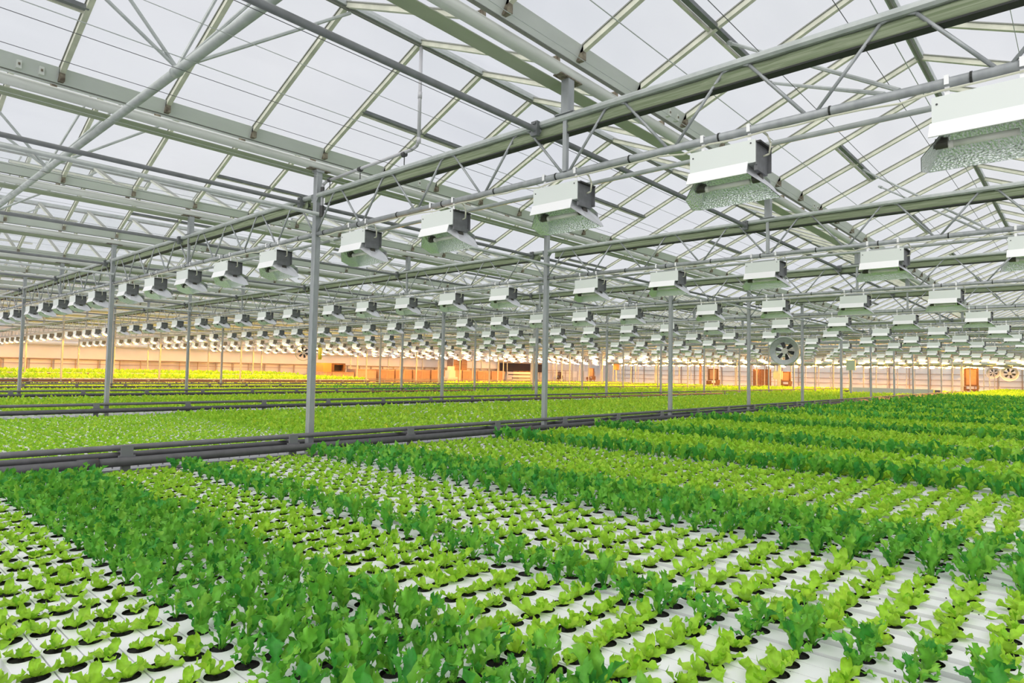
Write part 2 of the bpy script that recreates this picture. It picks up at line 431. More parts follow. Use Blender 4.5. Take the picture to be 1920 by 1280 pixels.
# ------------------------------------------------------------------ lattice girders, screens, lamp rails
def girder_name(k): return 'nearest' if k == 0 else nth(k+1)
SPAN = {-1: 'nearest side of the front posts', 0: 'between front and second posts', 1: 'between second and third posts', 2: 'between third and fourth posts',
        3: 'between fourth and fifth posts', 4: 'between fifth and sixth posts', 5: 'between sixth and seventh posts'}
gm = {}
def girder_meshes(detail):
    if detail in gm: return gm[detail]
    L = []
    m = MB(); m.box((-0.035, 0.06, Z_CHT-0.055), (0.035, 7.94, Z_CHT)); m.tube((-0.03, 0.06, Z_CHT-0.028), (-0.03, 7.94, Z_CHT-0.028), 0.03, 8)
    L.append(('top_chord', m.mesh('top_chord', 'galv_light')))
    m = MB(); m.tube((0, 0.04, Z_CHB), (0, 7.96, Z_CHB), 0.03, 10); L.append(('bottom_chord', m.mesh('bottom_chord', 'galvanised', True)))
    def diag(m, a, b):
        y0, y1 = a, b
        m.path([(-0.02, y0, Z_CHT-0.045), (-0.02, y0+(y1-y0)*0.12, Z_CHT-0.06), (-0.012, y1, Z_CHB+0.02)], 0.0125, 6)
    if detail == 2:
        for i in range(8):
            for s in (-1, 1):
                m = MB(); diag(m, i+0.5+s*0.045, i+0.5+s*0.46); L.append(('diagonal', m.mesh('diagonal', 'galvanised', True)))
    else:
        m = MB()
        for i in range(8):
            for s in (-1, 1): diag(m, i+0.5+s*0.045, i+0.5+s*0.46)
        L.append(('web', m.mesh('web', 'galvanised')))
    m = MB(); m.box((-0.04, 3.96, Z_CHT), (0.04, 4.04, Z_GUT)); m.box((-0.06, 3.9, Z_CHT), (0.06, 4.1, Z_CHT+0.008)); L.append(('stub_post', m.mesh('stub_post', 'galvanised')))
    m = MB(); m.box((-0.036, 3.98, Z_CHB+0.02), (0.002, 4.02, Z_CHT-0.05)); L.append(('king_post', m.mesh('king_post', 'galvanised')))
    if detail == 2:
        for i in range(11):
            m = MB(); y = 0.4+0.74*i; m.tube((0, y, Z_CHB), (0, y+0.012, Z_CHB), 0.034, 10)
            L.append(('cable_tie', m.mesh('cable_tie', 'screen_hem')))
        m = MB()
        pts = [(-0.015, 0.1+0.2*i, Z_CHB-0.036-0.012*abs(math.sin(i*1.7))-(0.02 if i % 7 == 0 else 0)) for i in range(40)]
        m.path(pts, 0.007, 5); L.append(('power_cable', m.mesh('power_cable', 'cable')))
    gm[detail] = L
    return L
scr = {}
def screen_mesh():
    if not scr:
        m = MB(); n = 26
        prof = [(0.01+0.03*0, Z_CHT-0.058)]
        # a folded pack of screen cloth: rippled section along the girder
        ys = np.linspace(0.2, 7.8, 60)
        ring = []
        for y in ys:
            w = 0.008*math.sin(y*9.0)+0.005*math.sin(y*23)
            ring.append([(-0.012+w*0.4, y, Z_CHT-0.06), (-0.02+w, y, Z_CHT-0.085), (-0.012-w*0.5, y, Z_CHT-0.11), (-0.022+w, y, Z_CHT-0.135), (-0.01, y, Z_CHT-0.158),
                         (0.06, y, Z_CHT-0.158), (0.075+w, y, Z_CHT-0.11), (0.06, y, Z_CHT-0.06)])
        vs = [p for r in ring for p in r]; k = 8
        fs = [(i*k+a, i*k+(a+1) % k, (i+1)*k+(a+1) % k, (i+1)*k+a) for i in range(len(ys)-1) for a in range(k)]
        m.add(vs, fs); scr['c'] = m.mesh('cloth_pack', 'screen_cloth', True)
        m = MB(); m.box((-0.024, 0.2, Z_CHT-0.168), (0.06, 7.8, Z_CHT-0.156)); scr['h'] = m.mesh('hem', 'screen_hem')
    return scr
rail = {}
for j in range(-1, 6):
    for k in range(0, 19):
        u, v = k*SU, 8.0*j
        pts = [(u, v+t, z) for t in np.linspace(0, 8, 17) for z in (1.7, 2.2)]
        if not in_view(pts, 0): continue
        dep = min(depth((u, v+t, 2)) for t in (0, 4, 8) if depth((u, v+t, 2)) > 0)
        det = 2 if dep < 26 else 1
        o = tag(empty('lattice_girder', (u, v, 0)), f'grey lattice girder, {girder_name(k)} from the camera, {SPAN[j]}', 'girder', 'lattice girders under the roof')
        for nm, me in girder_meshes(det):
            c = bpy.data.objects.new(nm, me); COL.objects.link(c); c.parent = o
        if dep < 60:
            s = tag(empty('energy_screen', (u+0.0, v, 0)), f'folded green screen under the {girder_name(k)} girder, {SPAN[j]}', 'screen', 'folded energy screens')
            for nm, me in (('cloth_pack', screen_mesh()['c']), ('hem', screen_mesh()['h'])):
                c = bpy.data.objects.new(nm, me); COL.objects.link(c); c.parent = s
        if dep < 45:
            if not rail:
                m = MB(); m.tube((0, 0.06, 0), (0, 7.94, 0), 0.019, 8); rail['m'] = m.mesh('lamp_rail', 'galv_light', True)
            r = bpy.data.objects.new('lamp_rail', rail['m']); COL.objects.link(r); r.location = (u+0.23, v, 1.665+H)
            tag(r, f'thin pale tube behind {girder_name(k)} girder, {SPAN[j]}', 'tube', 'thin rails behind the lamps')

# ------------------------------------------------------------------ long tubes along the roof
for j in range(-1, 11):
    v = 4.0*j + 0.30
    if not in_view([(u, v, 2.15) for u in np.linspace(U0, U1, 80)], 0): continue
    o = tag(empty('drive_tube', (0, v, 2.155)), f'dark grey drive tube under the girders beside the {nth(j+2)} gutter from the camera', 'tube', 'dark screen drive tubes')
    m = MB(); m.tube((U0, 0, 0), (U1-4, 0, 0), 0.027, 10); m.build('tube', 'galv_dark', o, True)
    if v < 26:
        for k in range(0, 7):
            m = MB(); u = k*SU
            m.box((u-0.09, -0.035, -0.06), (u-0.05, 0.035, 0.07)); m.box((u+0.02, -0.015, -0.05), (u+0.05, 0.03, 0.09)); m.box((u-0.1, -0.02, 0.04), (u+0.06, 0.02, 0.06))
            m.build('bracket', 'galv_dark', o)
for j in range(0, 6):
    v = 8.0*j - 0.075
    z = 1.957 if j == 0 else 1.90
    m = MB(); m.tube((U0, v, z), (U1-4, v, z), 0.026, 10)
    tag(m.build('tie_tube', 'galv_light', None, True), f'light grey tie tube running past the {row_name(j)} row of posts below the gutter', 'tube', 'tie tubes along the post rows')
# roof bracing tube with its fans of struts
o = tag(empty('bracing_tube', (-2.46, 0, 0)), 'thick grey bracing tube with fanning struts in the upper left corner', 'bracing')
m = MB(); m.tube((0, -8, 2.30), (0, 44, 2.47), 0.036, 12); m.build('tube', 'galv_light', o, True)
for j in range(-1, 6):
    v = 4.0*j + 2; zt = 2.30 + 0.17*(v+8)/52
    if v > 24: break
    for du in (-1.75, -1.0, 0.5, 0.9, 1.55):
        m = MB()
        if du in (0.5, 0.9): m.tube((0, v, zt+0.03), (du*0.9, v-0.02, Z_RIDGE-0.1), 0.014, 6)
        else: m.tube((0, v, zt+0.03), (du, v-0.02, Z_RIDGE-0.1), 0.016, 6)
        m.build('strut', 'galv_light', o)
    m = MB(); m.tube((0, v-0.03, zt), (0, v+0.03, zt), 0.045, 12); m.build('collar', 'galv_light', o, True)
# diagonal roof braces seen across the right-hand bays
def on_slope(x, y):
    # point of the glass slope that climbs from the gutter at y=-4 towards the camera side
    d = fw + rt*(x-960)/F + up*(640-y)/F
    t = (Z_FOOT-0.08 + (-4.16)*SLOPE)/(d[2]+d[1]*SLOPE) - (CAM[1]*SLOPE)/(d[2]+d[1]*SLOPE)
    return CAM + t*d
b1, b2 = on_slope(1366, 80), on_slope(1442, 155)
for n, (a, b) in enumerate([(b1, (0.0, -6.50, 1.735)), (b2, (0.0, -6.42, 1.735)), (b1+np.array([SU, 0, 0]), (SU, -6.50, 1.735)), (b2+np.array([SU, 0, 0]), (SU, -6.42, 1.735))]):
    m = MB(); m.tube(a, b, 0.014, 6); m.tube(a, tuple(np.array(a)*0.97+np.array(b)*0.03), 0.022, 6)
    tag(m.build('cross_brace', 'galv_light'), ['long pale brace from roof bar to lower chord of nearest girder, crossing its top bar', 'pale brace below the long one, ending at the lower chord of the nearest girder',
        'long pale brace ending at the lower chord of the second girder', 'lower pale brace ending at the lower chord of the second girder'][n], 'brace')
# drain pipe from the ridge to the first front post
m = MB()
o = tag(empty('drain_pipe', (0.0, 0, 0)), 'grey drain pipe dropping from the ridge and running along to the front post', 'pipe')
m.path([(0, -2.0, 3.53), (0, -2.0, 2.47), (0, -1.97, 2.42), (0, -1.88, 2.395), (0, -0.2, 2.36), (0.0, -0.13, 2.335), (0, -0.115, 2.28), (0, -0.115, 1.98)], 0.019, 10)
m.tube((0, -2, 3.0), (0, -2, 2.93), 0.023, 10); m.tube((0, -2.0, 2.50), (0, -2.0, 2.44), 0.023, 10)
m.build('pipe_run', 'white_pipe', o, True)
for v in (-1.78, -0.95, -0.3):
    m = MB(); m.tube((0, v, 2.37), (0, v+0.05, 2.37), 0.03, 10); m.tube((0, v+0.02, 2.36), (0, v+0.02, Z_CHT), 0.006, 6); m.build('pipe_clip', 'bolt', o)
m = MB(); m.tube((0, -0.115, 2.06), (0, -0.115, 1.92), 0.032, 10); m.tube((0, -0.115, 2.30), (0, -0.115, 2.24), 0.026, 10); m.build('trap', 'bolt', o)
# screen wires
wn = 0
for j in range(-2, 5):
    for i, dv in enumerate((0.55, 1.0, 1.62, 1.78, 2.35, 2.9, 3.35)):
        v = 4.0*j + dv
        if not in_view([(u, v, 2.3) for u in np.linspace(-8, 60, 80)], 0): continue
        thick = 0.0035 if i in (2, 5) else 0.0026
        m = MB(); z = 2.25+0.01*(i % 3); m.tube((U0, v, z), (U1-10, v, z), thick, 4)
        wn += 1
        tag(m.build('screen_wire', 'wire' if i in (0, 3, 4) else 'galv_light'), f'thin taut wire under the glass, {nth(i+1)} wire of the {nth(j+3)} roof bay from camera', 'wire', 'taut screen wires under the roof')

# ------------------------------------------------------------------ grow lamps
def lamp_parts(lit):
    P = []
    zt = 1.605
    m = MB(); m.box((-0.085, -0.24, 1.455), (0.13, 0.232, zt)); m.box((-0.088, -0.243, 1.45), (-0.082, 0.235, zt+0.003)); P.append(('housing', m.mesh('housing', 'lamp_white'), None))
    m = MB(); m.box((-0.082, -0.248, 1.435), (0.126, -0.24, zt-0.012), 'end_plate'); m.box((-0.07, -0.249, 1.40), (0.115, -0.225, 1.435), 'end_plate')
    m.box((-0.085, -0.275, zt-0.02), (0.13, -0.24, zt-0.008), 'end_lip'); m.box((0.126, -0.27, 1.42), (0.132, -0.24, zt-0.01), 'end_plate')
    P.append(('end_plate', m.mesh('end_plate', None), None))
    m = MB()     # white skirt on the near side
    m.add([(-0.088, -0.19, 1.462), (-0.088, 0.245, 1.462), (-0.118, 0.25, 1.375), (-0.118, -0.19, 1.375), (-0.08, -0.19, 1.46), (-0.08, 0.245, 1.46), (-0.11, 0.25, 1.373), (-0.11, -0.19, 1.373)],
          [(0, 1, 2, 3), (7, 6, 5, 4), (3, 2, 6, 7), (0, 3, 7, 4), (1, 5, 6, 2)])
    P.append(('skirt', m.mesh('skirt', 'skirt_white'), None))
    # reflector: hammered trough that is deeper on the far side, with flared end walls and an open underside
    def bowl(m, d, mt):
        cur = [(-0.112+d, 1.376, 0.195), (-0.088+d, 1.452-d, 0.175), (0.02, 1.452-d, 0.17), (0.10-d*.6, 1.442-d, 0.175), (0.165-d, 1.40-d*.6, 0.205), (0.205-d, 1.34, 0.26), (0.225-d, 1.265, 0.30)]
        n = len(cur)
        vs = [(y, -h+d, z) for y, z, h in cur] + [(y, h-d, z) for y, z, h in cur]
        fs = [(i, i+1, i+1+n, i+n) for i in range(n-1)]
        lo = [(0.13-d*.5, -0.325+d, 1.25), (-0.03, -0.30+d, 1.29)]
        vs += lo + [(x, -y, z) for x, y, z in lo]
        e0 = [0, 1, 2, 3, 4, 5, 6, 2*n, 2*n+1]; e1 = [n, n+1, n+2, n+3, n+4, n+5, n+6, 2*n+2, 2*n+3]
        for e, flip in ((e0, False), (e1, True)):
            for i in range(1, len(e)-1):
                if e[i] in (2, n+2) or e[i+1] in (2, n+2):
                    pass
                t = (e[2], e[i], e[i+1]) if e[i] != e[2] and e[i+1] != e[2] else None
                if t: fs.append(tuple(reversed(t)) if flip else t)
            t = (e[2], e[8], e[0]); fs.append(tuple(reversed(t)) if flip else t)
            t = (e[2], e[0], e[1]); fs.append(tuple(reversed(t)) if flip else t)
        if d: fs = [tuple(reversed(f)) for f in fs]
        m.add(vs, fs, mt)
    m = MB(); bowl(m, 0.0, 'reflector_out'); bowl(m, 0.004, 'reflector')
    for s in (-1, 1): m.tube((0.04, s*0.175, 1.375), (0.04, s*0.236, 1.375), 0.032, 14, 'socket')
    # far wing standing out past the bowl
    m.add([(0.13, -0.20, 1.452), (0.13, 0.20, 1.452), (0.245, 0.22, 1.40), (0.245, -0.22, 1.40), (0.262, 0.22, 1.325), (0.262, -0.22, 1.325)], [(0, 1, 2, 3), (3, 2, 4, 5)], 'reflector_out')
    P.append(('reflector', m.mesh('reflector', None), None))
    zb = 1.30 if lit else 1.365
    m = MB(); m.tube((0.05, -0.15, zb), (0.05, 0.15, zb), 0.02 if not lit else 0.028, 10); m.tube((0.05, 0.15, zb), (0.05, 0.2, zb), 0.024, 10)
    P.append(('bulb', m.mesh('bulb', 'sodium_glow' if lit else 'bulb_glass', True), None))
    for s in (-1, 1):
        m = MB(); y = s*0.17
        m.box((-0.012, y-0.012, zt), (-0.008, y+0.012, Z_CHB+0.03)); m.box((-0.034, y-0.012, Z_CHB+0.026), (-0.008, y+0.012, Z_CHB+0.034)); m.box((-0.036, y-0.012, Z_CHB-0.02), (-0.032, y+0.012, Z_CHB+0.034))
        m.box((-0.012, y-0.012, zt), (0.23, y+0.012, zt+0.006))
        P.append(('hook', m.mesh('hook', 'skirt_white'), None))
    m = MB(); m.path([(0.04, -0.245, 1.52), (0.045, -0.285, 1.53), (0.035, -0.30, 1.60), (0.02, -0.28, 1.66), (0.0, -0.25, 1.69)], 0.007, 6); P.append(('cable', m.mesh('cable', 'cable', True), None))
    for yy, zz in ((0.21, 1.565), (-0.21, 1.585)):
        m = MB(); m.tube((-0.091, yy, zz), (-0.085, yy, zz), 0.006, 6); P.append(('screw', m.mesh('screw', 'bolt'), None))
    return P
LAMP = {l: lamp_parts(l) for l in (False, True)}
LAMP_V = [1.09, 2.575, 4.06, 5.58, 7.06]
lamps = []
def is_lit(u, v):
    return v > 23.5 or u > 46 or (u > 34 and v > 17)
for k in range(0, 18):
    for j in range(-1, 6):
        for i, lv in enumerate(LAMP_V):
            u, v = k*SU, 8.0*j+lv
            x, y, w = proj((u, v, 1.45))
            if w < 0.3: continue
            if -60 < x < 1990: lamps.append((w, k, u, v, x))
lamps.sort()
row_idx = {}
for w, k, u, v, x in sorted(lamps, key=lambda t: -t[4]): row_idx.setdefault(k, []).append((u, v))
far_lit, far_off = [], []
for n, (w, k, u, v, x) in enumerate(lamps):
    lit = is_lit(u, v)
    if n < 300:
        i = row_idx[k].index((u, v))+1
        o = empty('grow_lamp', (u, v, 0))
        st = 'glowing box grow lamp' if lit else 'white box grow lamp'
        tag(o, f'{st}, {nth(i)} from the right under the {girder_name(k)} girder from the camera', 'lamp', 'grow lamps hung under the girders')
        for nm, me, _ in LAMP[lit]:
            if w > 10 and nm == 'screw' or w > 22 and nm == 'cable': continue
            if w > 32 and nm == 'hook': continue
            c = bpy.data.objects.new(nm, me); COL.objects.link(c); c.parent = o
    else:
        (far_lit if lit else far_off).append((u, v))
def merged_copies(name, parts, spots, z=0.0):
    mats, V, FF, MI, off = [], [], [], [], 0
    for nm, me in parts:
        nv = len(me.vertices)
        co = np.empty(nv*3); me.vertices.foreach_get('co', co); co = co.reshape(-1, 3)
        polys = [tuple(p.vertices) for p in me.polygons]; mi = [p.material_index for p in me.polygons]
        base = len(mats); mats += list(me.materials)
        for u, v in spots:
            V.append(co + np.array([u, v, z+H])); FF += [tuple(a+off for a in p) for p in polys]; MI += [base+q for q in mi]; off += nv
    me = bpy.data.meshes.new(name); me.from_pydata(np.concatenate(V).tolist(), [], FF)
    for q in mats: me.materials.append(q)
    me.polygons.foreach_set('material_index', MI); me.update()
    o = bpy.data.objects.new(name, me); COL.objects.link(o); return o
for spots, lit, lab in ((far_lit, True, 'mass of small glowing orange grow lamps far back under the distant girders'), (far_off, False, 'mass of small unlit white grow lamps under the distant girders')):
    if spots:
        tag(merged_copies('distant_grow_lamp', [(a, b) for a, b, _ in LAMP[lit] if a in ('housing', 'end_plate', 'skirt', 'reflector', 'bulb')], spots), lab, 'lamp', None, 'stuff')

# ------------------------------------------------------------------ pipe rails along the post rows
for j in range(0, 6):
    v = 8.0*j
    o = tag(empty('pipe_rail', (0, v, 0)), f'dark grey double pipe run along the foot of the {row_name(j)} row of posts', 'pipe rail', 'pipe rails along the post rows')
    ue = {0: 58.0, 1: 29.9, 2: 18.4}.get(j, 60.0)
    m = MB(); m.tube((U0, -0.10, -0.83), (58, -0.10, -0.83), 0.030, 12); m.build('upper_pipe', 'pipe_grey', o, True)
    m = MB(); m.tube((U0, -0.23, -0.955), (ue, -0.23, -0.955), 0.045, 14); m.build('lower_pipe', 'pipe_dark', o, True)
    if j == 0:
        m = MB(); m.tube((U0, 0.13, -0.935), (58, 0.13, -0.935), 0.036, 12); m.build('return_pipe', 'pipe_dark', o, True)
        for u in (-2.55, -5.4, 3.9, 10.2, 17):
            m = MB(); m.tube((u, -0.23, -0.955), (u+0.17, -0.23, -0.955), 0.052, 14); m.build('pipe_socket', 'pipe_dark', o, True)
    for i in range(-5, 36 if j < 3 else 16):
        u = -0.316 + 1.8*i + (0.0 if j == 0 else 0.09)
        if not in_view([(u, v, -0.9)], 20): continue
        m = MB()
        m.box((u-0.055, -0.185, -0.93), (u+0.055, -0.165, -0.80)); m.box((u-0.075, -0.19, -0.99), (u+0.075, -0.165, -0.9)); m.box((u-0.05, -0.2, -1.3), (u+0.03, -0.16, -0.93))
        m.box((u-0.055, -0.165, -0.87), (u+0.055, 0.14, -0.855))
        m.build('pipe_clamp', 'clamp', o)

# ------------------------------------------------------------------ growing gullies
SP_A, PH_A = 0.2065, -3.216       # plant spacing in the gullies at the near left
SP_B, PH_B = 0.1955, -5.10        # and in those further right
def spots(a, lo=-7.75, hi=-0.39):
    sp, ph = (SP_A, PH_A) if a else (SP_B, PH_B)
    k = np.arange(-40, 60); v = ph + k*sp
    return v[(v > lo) & (v < hi)]
def gully_mesh(a):
    vs = spots(a); sp = SP_A if a else SP_B
    m = MB(); w = 0.0505; r = 0.043; n = 16; lo, hi = vs[0]-sp/2, vs[-1]+sp/2
    def ang(i): return 2*math.pi*i/n
    for v in vs:
        ring = [(r*math.cos(ang(i)), v+r*math.sin(ang(i)), 0) for i in range(n)]
        out = []
        for i in range(n):
            c, s = math.cos(ang(i)), math.sin(ang(i)); t = min(w/abs(c) if abs(c) > 1e-6 else 9, (sp/2)/abs(s) if abs(s) > 1e-6 else 9)
            out.append((c*t, v+s*t, 0))
        # exact corners replace the nearest rim points
        for cx, cy in ((1, 1), (-1, 1), (-1, -1), (1, -1)):
            tgt = np.array([cx*w, v+cy*sp/2]); kk = min(range(n), key=lambda q: (out[q][0]-tgt[0])**2+(out[q][1]-tgt[1])**2); out[kk] = (tgt[0], tgt[1], 0)
        m.add(ring+out, [(i, i+n, (i+1) % n+n, (i+1) % n) for i in range(n)], 'white_gully')
        low = [(x, y, -0.028) for x, y, z in ring]
        m.add(ring+low, [(i, (i+1) % n, (i+1) % n+n, i+n) for i in range(n)], 'soil')
        m.add(low, [tuple(range(n))], 'soil')
    e = 0.0505
    for s in (-1, 1):
        m.add([(s*w, lo, 0), (s*w, hi, 0), (s*(w+0.0015), hi, -0.05), (s*(w+0.0015), lo, -0.05)], [(0, 1, 2, 3) if s > 0 else (3, 2, 1, 0)], 'white_gully')
    m.add([(-w, lo, 0), (w, lo, 0), (w, lo, -0.05), (-w, lo, -0.05), (-w, hi, 0), (w, hi, 0), (w, hi, -0.05), (-w, hi, -0.05)], [(3, 2, 1, 0), (4, 5, 6, 7)], 'white_gully')
    return m.mesh('gully', None)
GM = {True: gully_mesh(True), False: gully_mesh(False)}
U_G = []                                   # (u, variety, section, place in section, left part?)
for n in range(26, -1, -1):
    U_G.append((-1.74-0.1062*n, 'D' if (8 <= n <= 14 or n == 0) else 'P', n >= 8))
u = -1.607; i = 0
def band(u):
    if -0.25 < u < 0.62: return 'D'
    for a, w in ((2.93, .36), (5.75, .38), (9.6, .5), (13.9, .55), (17.6, .6), (21.8, .7), (26, .75), (30.2, .8), (34.4, .8), (38.6, .8), (42.8, .8)):
        if a-0.05 < u < a+w: return 'D'
    return 'P'
while u < 85:
    U_G.append((u, 'D' if i == 0 else band(u), False)); u += 0.155 if u < 0.6 else (0.165 if u < 5 else 0.18); i += 1
U_NEAR = 4.2
near_g = [g for g in U_G if g[0] < U_NEAR]
sect = []; last = None
sec_names = ['rows left of front dark band', 'front dark band', 'rows right of front dark band', 'dark double row', 'rows past the dark double row', 'wide dark band', 'rows past the wide dark band', 'second narrow dark band', 'rows past the narrow dark band']
for g in U_G:
    if g[1] != last: sect.append([]); last = g[1]
    sect[-1].append(g)
for si, s in enumerate(sect):
    for gi, (gu, var, a) in enumerate(s):
        if gu >= U_NEAR: continue
        vv = spots(a)
        if not in_view([(gu, v, Z_BED) for v in vv], 0): continue
        o = bpy.data.objects.new('growing_gully', GM[a]); COL.objects.link(o); o.location = (gu, 0, Z_BED+H)
        tag(o, f'white gully with round holes, {nth(gi+1)} in the {sec_names[min(si, 8)]}', 'gully', 'white growing gullies')
# the benches and the gullies further off, hidden under the plants
def bench(name, u0, u1, v0, v1, lab, rise=0.0):
    zb = Z_BED+rise
    m = MB(); m.box((u0, v0, zb-0.085), (u1, v1, zb-0.05), 'gully_step')
    if rise: m.box((u0, v0-0.02, zb-0.16), (u1, v0, zb-0.03), 'wood_brown')
    u = u0+1
    while u < u1-1:
        for v in (v0+0.4, (v0+v1)/2, v1-0.4): m.box((u-0.04, v-0.04, -H), (u+0.04, v+0.04, zb-0.085), 'galvanised')
        u += 3.0
    return tag(m.build(name), lab, 'bench', 'long benches carrying the gullies')
bench('growing_bench', -10, 86, -7.85, -0.30, 'long pale bench carrying the nearest bed of gullies beside the front pipes')
for j in range(0, 6):
    bench('growing_bench', -10, {0: 58, 1: 60, 2: 54, 3: 54, 4: 24, 5: 23}[j], 8*j+0.30, 8*j+7.55, f'long bench carrying the lettuce bed behind the {row_name(j)} pipe rail', {4: 0.30, 5: 0.50}.get(j, 0))
m = MB()
for gu, var, a in U_G:
    if gu >= U_NEAR: m.box((gu-0.055, -7.75, Z_BED-0.05), (gu+0.055, -0.32, Z_BED))
tag(m.build('white_gullies', 'white_gully'), 'white gullies under the far part of the nearest lettuce bed', 'gully', None, 'stuff')
BED_END = {0: 58, 1: 60, 2: 54, 3: 54, 4: 24, 5: 23}
RAISE = {4: 0.30, 5: 0.50}
for j in range(0, 6):
    m = MB(); gu = -9.5
    while gu < BED_END[j]:
        if not (j == 0 and -2.62 < gu < -2.5): m.box((gu-0.055, 8*j+0.42, Z_BED-0.05+RAISE.get(j, 0)), (gu+0.055, 8*j+7.45, Z_BED+RAISE.get(j, 0)))
        gu += 0.125 if j == 0 and gu < 3 else 0.2
    tag(m.build('white_gullies', 'white_gully'), f'white gullies under the lettuce bed behind the {row_name(j)} pipe rail', 'gully', None, 'stuff')

# ------------------------------------------------------------------ lettuce
def leaf_grid(L, W, elev, az, nu, nv, r0, curl, cup, frill, petiole, r, teeth=0):
    """one leaf as a grid of (nv+1) x (nu+1) points; starts at the crown and grows outward"""
    t = np.linspace(0, 1, nv+1)[:, None]; s = np.linspace(-1, 1, nu+1)[None, :]
    if petiole: wid = W*(petiole + (1-petiole)*np.clip((t-0.18)/0.5, 0, 1)**1.15*np.sqrt(np.clip(1.06-t**5, 0, 1)))
    else: wid = W*np.clip(0.25+1.25*t**0.8, 0, 1)*np.sqrt(np.clip(1.03-t**4.5, 0.0, 1))
    ang = elev - curl*t**1.6
    da = np.diff(np.concatenate([[0], t[:, 0]]))
    rad = r0 + np.cumsum(np.cos(ang[:, 0])*da)*L; hgt = np.cumsum(np.sin(ang[:, 0])*da)*L
    edge = np.abs(s)
    ph1, ph2 = r.uniform(0, 6.28, 2)
    ruff = frill*W*(edge**1.7)*np.sin(t*13+ph1+(s > 0)*1.9)*(0.35+t) + 0.35*frill*W*np.sin(s*5+ph2)*t**2
    side = s*wid*0.5*np.ones_like(t)
    if teeth:
        k = np.arange(nv+1)[:, None]
        side = side*(1+teeth*(((k % 2)*2-1)*(edge > 0.9)*(t > 0.3)))
        tipk = np.arange(nu+1)[None, :]
        rad2 = teeth*0.22*L*(((tipk % 2)*2-1)*(t > 0.97))
    else: rad2 = 0.05*L*np.sin(s*7+ph1)*(t > 0.97)
    lift = cup*W*(edge**2)*(0.3+t) + ruff
    nx, nz = -np.sin(ang), np.cos(ang)
    R = rad[:, None] + nx*lift + np.cos(ang)*rad2; Z = hgt[:, None] + nz*lift + np.sin(ang)*rad2
    ca, sa = math.cos(az), math.sin(az)
    return np.stack([R*ca - side*sa, R*sa + side*ca, Z], -1).reshape(-1, 3)
def grid_faces(nu, nv):
    i, j = np.meshgrid(np.arange(nv), np.arange(nu), indexing='ij'); a = (i*(nu+1)+j).ravel()
    return np.stack([a, a+1, a+nu+2, a+nu+1], 1)
def plant(kind, lod, seed):
    r = np.random.default_rng(seed)
    V, Q, off = [], [], 0
    az0 = r.uniform(0, 6.28)
    if kind == 'P':
        n = {0: 6, 1: 6, 2: 5, 3: 4}[lod]; nu, nv = {0: (6, 7), 1: (4, 4), 2: (2, 3), 3: (2, 2)}[lod]
        for i in range(n):
            inner = i >= (n*2)//3
            L = r.uniform(0.058, 0.088)*(0.55 if inner else 1); W = r.uniform(0.040, 0.060)*(0.6 if inner else 1)
            e = math.radians(r.uniform(55, 75) if inner else r.uniform(14, 44))
            V.append(leaf_grid(L, W, e, az0+i*2.399+r.uniform(-.35, .35), nu, nv, 0.006, r.uniform(-0.35, 0.75), r.uniform(0.10, 0.38), 0.17, 0, r))
            Q.append(grid_faces(nu, nv)+off); off += (nu+1)*(nv+1)
    else:
        n = {0: 8, 1: 7, 2: 6, 3: 4}[lod]; nu, nv = {0: (8, 15), 1: (4, 9), 2: (2, 5), 3: (2, 3)}[lod]
        for i in range(n):
            low = i < n//4
            L = r.uniform(0.115, 0.175)*(0.6 if low else 1); W = r.uniform(0.036, 0.060)*(0.75 if low else 1)
            e = math.radians(r.uniform(35, 58) if low else r.uniform(66, 88))
            V.append(leaf_grid(L, W, e, az0+i*2.399+r.uniform(-.4, .4), nu, nv, 0.008, r.uniform(0.15, 1.1) if not low else r.uniform(.6, 1.3), r.uniform(0.02, 0.25), 0.30, 0.22, r, 0.25 if lod < 2 else 0))
            Q.append(grid_faces(nu, nv)+off); off += (nu+1)*(nv+1)
    return np.concatenate(V), np.concatenate(Q)
def np_mesh(name, V, Q, mats, mi=None, smooth=True):
    me = bpy.data.meshes.new(name)
    me.vertices.add(len(V)); me.vertices.foreach_set('co', np.ascontiguousarray(V, dtype=np.float32).ravel())
    me.loops.add(Q.size); me.loops.foreach_set('vertex_index', np.ascontiguousarray(Q, dtype=np.int32).ravel())
    me.polygons.add(len(Q)); me.polygons.foreach_set('loop_start', np.arange(0, Q.size, 4, dtype=np.int32))
    for q in mats: me.materials.append(M[q])
    if smooth: me.polygons.foreach_set('use_smooth', np.ones(len(Q), dtype=bool))
    me.update(calc_edges=True); me.validate()
    return me
NV = 14
LIB = {(k, l): [plant(k, l, 100*l+i+(5000 if k == 'D' else 0)) for i in range(NV if l == 0 else 8)] for k in 'PD' for l in range(4)}
LM = {'P': 'leaf_pale', 'D': 'leaf_dark'}
NEAR_MESH = {k: [np_mesh('leaves', V, Q, [LM[k]]) for V, Q in LIB[(k, 0)]] for k in 'PD'}
plug = MB()
plug.tube((0, 0, -0.03), (0, 0, -0.008), 0.0405, 14); plug.tube((0, 0, -0.008), (0, 0, 0.004), 0.012, 8, r2=0.007)
PLUG = plug.mesh('root_plug', 'soil')

